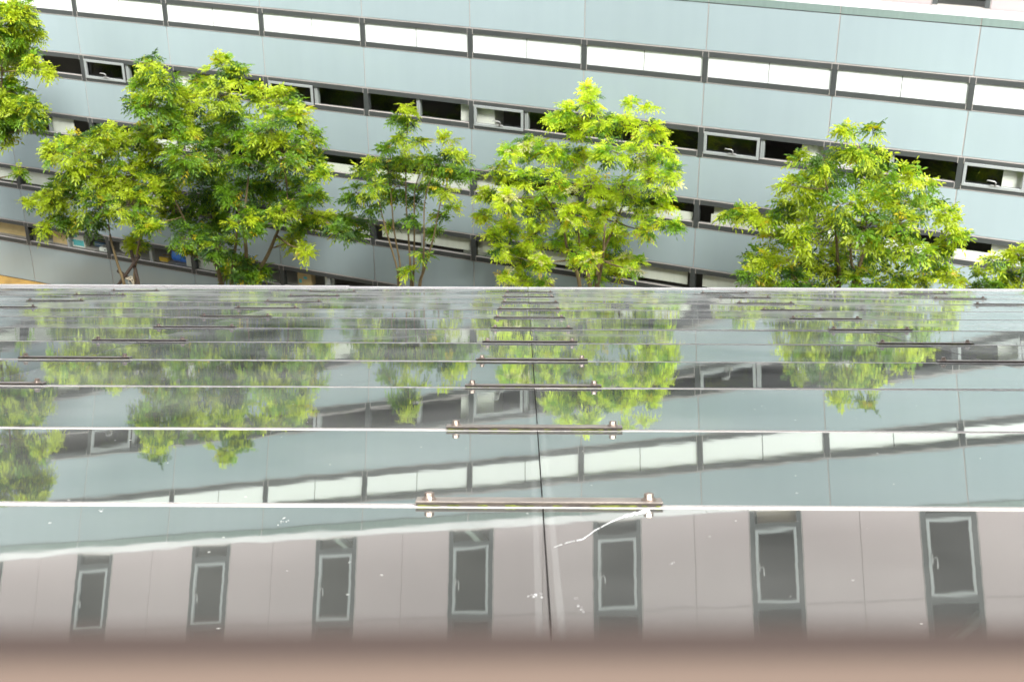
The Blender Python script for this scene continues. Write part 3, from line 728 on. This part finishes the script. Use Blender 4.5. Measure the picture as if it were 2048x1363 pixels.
tree("ash_tree", "slender sparse tree with six thin stems showing the facade through", OFF-.3, (820,650),
     [[(797,575),(795,540),(775,470),(762,420),(750,360)],[(799,575),(800,530),(788,460),(783,400),(775,330)],[(822,575),(820,520),(816,460),(812,400),(812,300),(818,230)],[(826,575),(828,520),(829,450),(830,380),(850,320)],[(838,575),(846,540),(848,470),(850,400),(870,330)],[(840,575),(850,535),(868,470),(880,410),(905,330)]],
     [(815,212,18,.8),(795,240,16,.6),(820,245,16,.4),(805,275,24,.3),(835,285,18,.15),(770,300,24,.2),(820,315,30,.25),(740,325,24,.35),(790,335,32,.3),(720,345,18,.3),(750,365,30,.35),(715,385,24,.15),(800,370,34,.3),(850,330,28,.3),(895,275,12,.8),(905,300,20,.55),(930,320,20,.15),(880,325,28,.2),(910,350,26,.15),(855,370,28,.35),(890,385,22,.6,.8),(700,400,16,.2),(770,400,24,.2,.8),(830,400,22,.3,.7),(740,415,18,.2,.7),(880,430,14,.15,.8),(905,415,12,.6,.7),(785,450,14,.2,.7),(825,435,14,.2,.7),(730,440,14,.3,.7),(870,460,12,.1,.7),(845,505,12,.25,.8),(820,540,12,.6,.8),(935,350,14,.1)],
     1.2, 57, young=.3, density=.75, size=.20, yellow=.02, trunk_r=.026)
tree("ash_tree", "round yellow green tree with pale cream flower sprays on top", OFF-.6, (1180,650),
     [[(1160,575),(1150,535),(1135,500),(1120,440),(1060,350)],[(1180,575),(1172,540),(1160,500),(1155,420)],[(1193,575),(1200,520),(1225,460),(1250,400)],[(1196,575),(1205,520),(1210,450)]],
     [(1175,178,16,.6),(1180,205,30,.65),(1130,220,26,.75),(1110,235,20,.8),(1200,240,34,.5),(1160,255,36,.75),(1262,205,12,.9,.8),(1298,215,10,.9,.8),(1250,245,30,.75),(1300,265,34,.75),(1060,290,34,.6),(1020,300,24,.5),(1100,300,34,.7),(1150,310,40,.75),(1220,300,40,.7),(1275,310,40,.7),(1330,300,26,.6),(1345,340,24,.55),(1300,360,34,.7),(1000,345,30,.55),(1050,350,36,.7),(1110,365,40,.7),(1180,370,40,.75),(1245,375,38,.7),(970,390,24,.75),(1015,400,36,.75),(1075,420,40,.75),(1145,430,40,.75),(1210,430,38,.6),(1280,415,30,.65),(1325,410,24,.6),(1350,450,18,.5),(1315,445,16,.6),(970,430,22,.8),(1010,455,32,.8),(1070,475,36,.75),(1125,480,28,.7),(1235,470,26,.6),(1040,515,34,.75),(1000,500,22,.7),(1085,525,26,.7),(1210,500,30,.7),(1250,515,28,.7),(1225,545,26,.65),(1265,540,16,.3),(1275,520,12,.3),(1010,555,20,.75),(1050,560,22,.8),(1090,562,18,.7),(1180,470,36,.7),(1150,505,26,.6),(1180,520,24,.6),(1195,550,20,.5),(1290,460,24,.65),(1330,370,26,.6),(985,470,22,.75)],
     1.7, 63, young=.8, density=1.3, size=.172, yellow=.03, cream=.05, trunk_r=.042, light=1.3)
tree("ash_tree", "fresh green tree with a pointed top and a side branch reaching left", OFF+.2, (1700,650),
     [[(1614,575),(1606,540),(1600,500),(1590,440),(1560,400)],[(1707,575),(1702,520),(1700,450)],[(1678,575),(1675,520),(1670,450),(1650,360)],[(1712,575),(1730,500),(1770,440),(1820,400)]],
     [(1693,258,18,.5),(1745,262,16,.7),(1720,295,26,.6),(1690,305,28,.45),(1750,310,24,.7),(1650,320,22,.5),(1600,318,18,.75),(1720,345,40,.65),(1670,355,36,.5),(1620,360,34,.6),(1585,370,26,.65),(1770,355,32,.65),(1815,350,20,.75),(1850,375,22,.6),(1800,390,38,.55),(1740,400,42,.55),(1680,410,42,.45),(1620,415,38,.65),(1570,420,32,.6),(1530,435,24,.5),(1460,420,18,.35),(1490,430,22,.45),(1850,420,34,.6),(1890,425,20,.6),(1905,445,12,.6),(1800,445,42,.65),(1735,455,42,.55),(1670,465,40,.6),(1605,470,36,.6),(1550,475,34,.6),(1510,510,24,.65),(1550,525,34,.6),(1600,525,28,.5),(1590,555,26,.08),(1640,520,32,.55),(1700,515,38,.65),(1765,505,40,.6),(1830,495,36,.6),(1880,500,26,.4),(1500,545,18,.65),(1660,555,28,.25),(1720,560,34,.45),(1790,555,38,.55),(1850,550,34,.4),(1895,550,22,.4),(1620,565,20,.3),(1530,565,16,.6),(1915,470,10,.6),(1910,560,14,.5)],
     1.7, 71, young=.58, density=.85, size=.225, yellow=.015, trunk_r=.038)
tree("ash_tree", "small feathery light green tree at the right edge of the picture", OFF+.3, (2060,680),
     [[(2050,575),(2045,530),(2040,510)],[(2080,575),(2090,500),(2095,460)]],
     [(1985,522,18,.7,.8),(1960,545,14,.6,.8),(2010,540,26,.6),(2040,515,26,.7),(2050,555,36,.5),(2000,568,24,.4),(2085,500,44,.6),(2100,560,44,.5),(1965,570,16,.4)],
     1.1, 83, young=.55, density=.95, size=.20, yellow=.01, trunk_r=.04)
# wooden stakes lashed to the thin trunk of the stunted tree
m_stake = mat("dark_weathered_stake", (.045,.030,.020), .85); vary(m_stake, 12, .4, bump=.4, bump_scale=50)
m_tie = mat("white_tie_cloth", (.40,.36,.27), .8)
sb = unproj(255, 545, OFF+.2); sbase = Vector((sb.x, sb.y, 0))
st = empty("tree_stakes", Matrix.Translation(sbase)); tag(st, "dark wooden stakes crossed and tied with white cloth around the thin trunk", "tree stakes")
for (pa, pb) in (((228,582),(278,512)),((236,541),(292,582)),((262,500),(282,590))):
    a_ = unproj(*pa, OFF+.18); b_ = unproj(*pb, OFF+.34)
    lo, hi = (a_, b_) if a_.z < b_.z else (b_, a_)
    dn = (lo-hi).normalized()
    if pa != (236,541) and dn.z < -.2: lo = hi + dn*((hi.z+.05)/(-dn.z)); 
    q = MB(); q.tube([lo-sbase, lo.lerp(hi,.5)-sbase, hi-sbase], [.045,.042,.038], 8); q.build("stake", m_stake, st, smooth=True)
q = MB(); tc_ = unproj(258, 556, OFF+.42)
q.tube([tc_-sbase+Vector((.07*math.cos(t_), .07*math.sin(t_), .02*math.sin(2*t_))) for t_ in [k_*.6 for k_ in range(12)]], [.012]*12, 5)
for i in range(7):
    a_ = tc_-sbase; q.tube([a_, a_+Vector((random.uniform(-.02,.14),-.05,random.uniform(-.12,.02))), a_+Vector((random.uniform(.02,.2),-.08,random.uniform(-.36,-.15)))],[.008,.007,.004],4)
q.build("tie", m_tie, st)
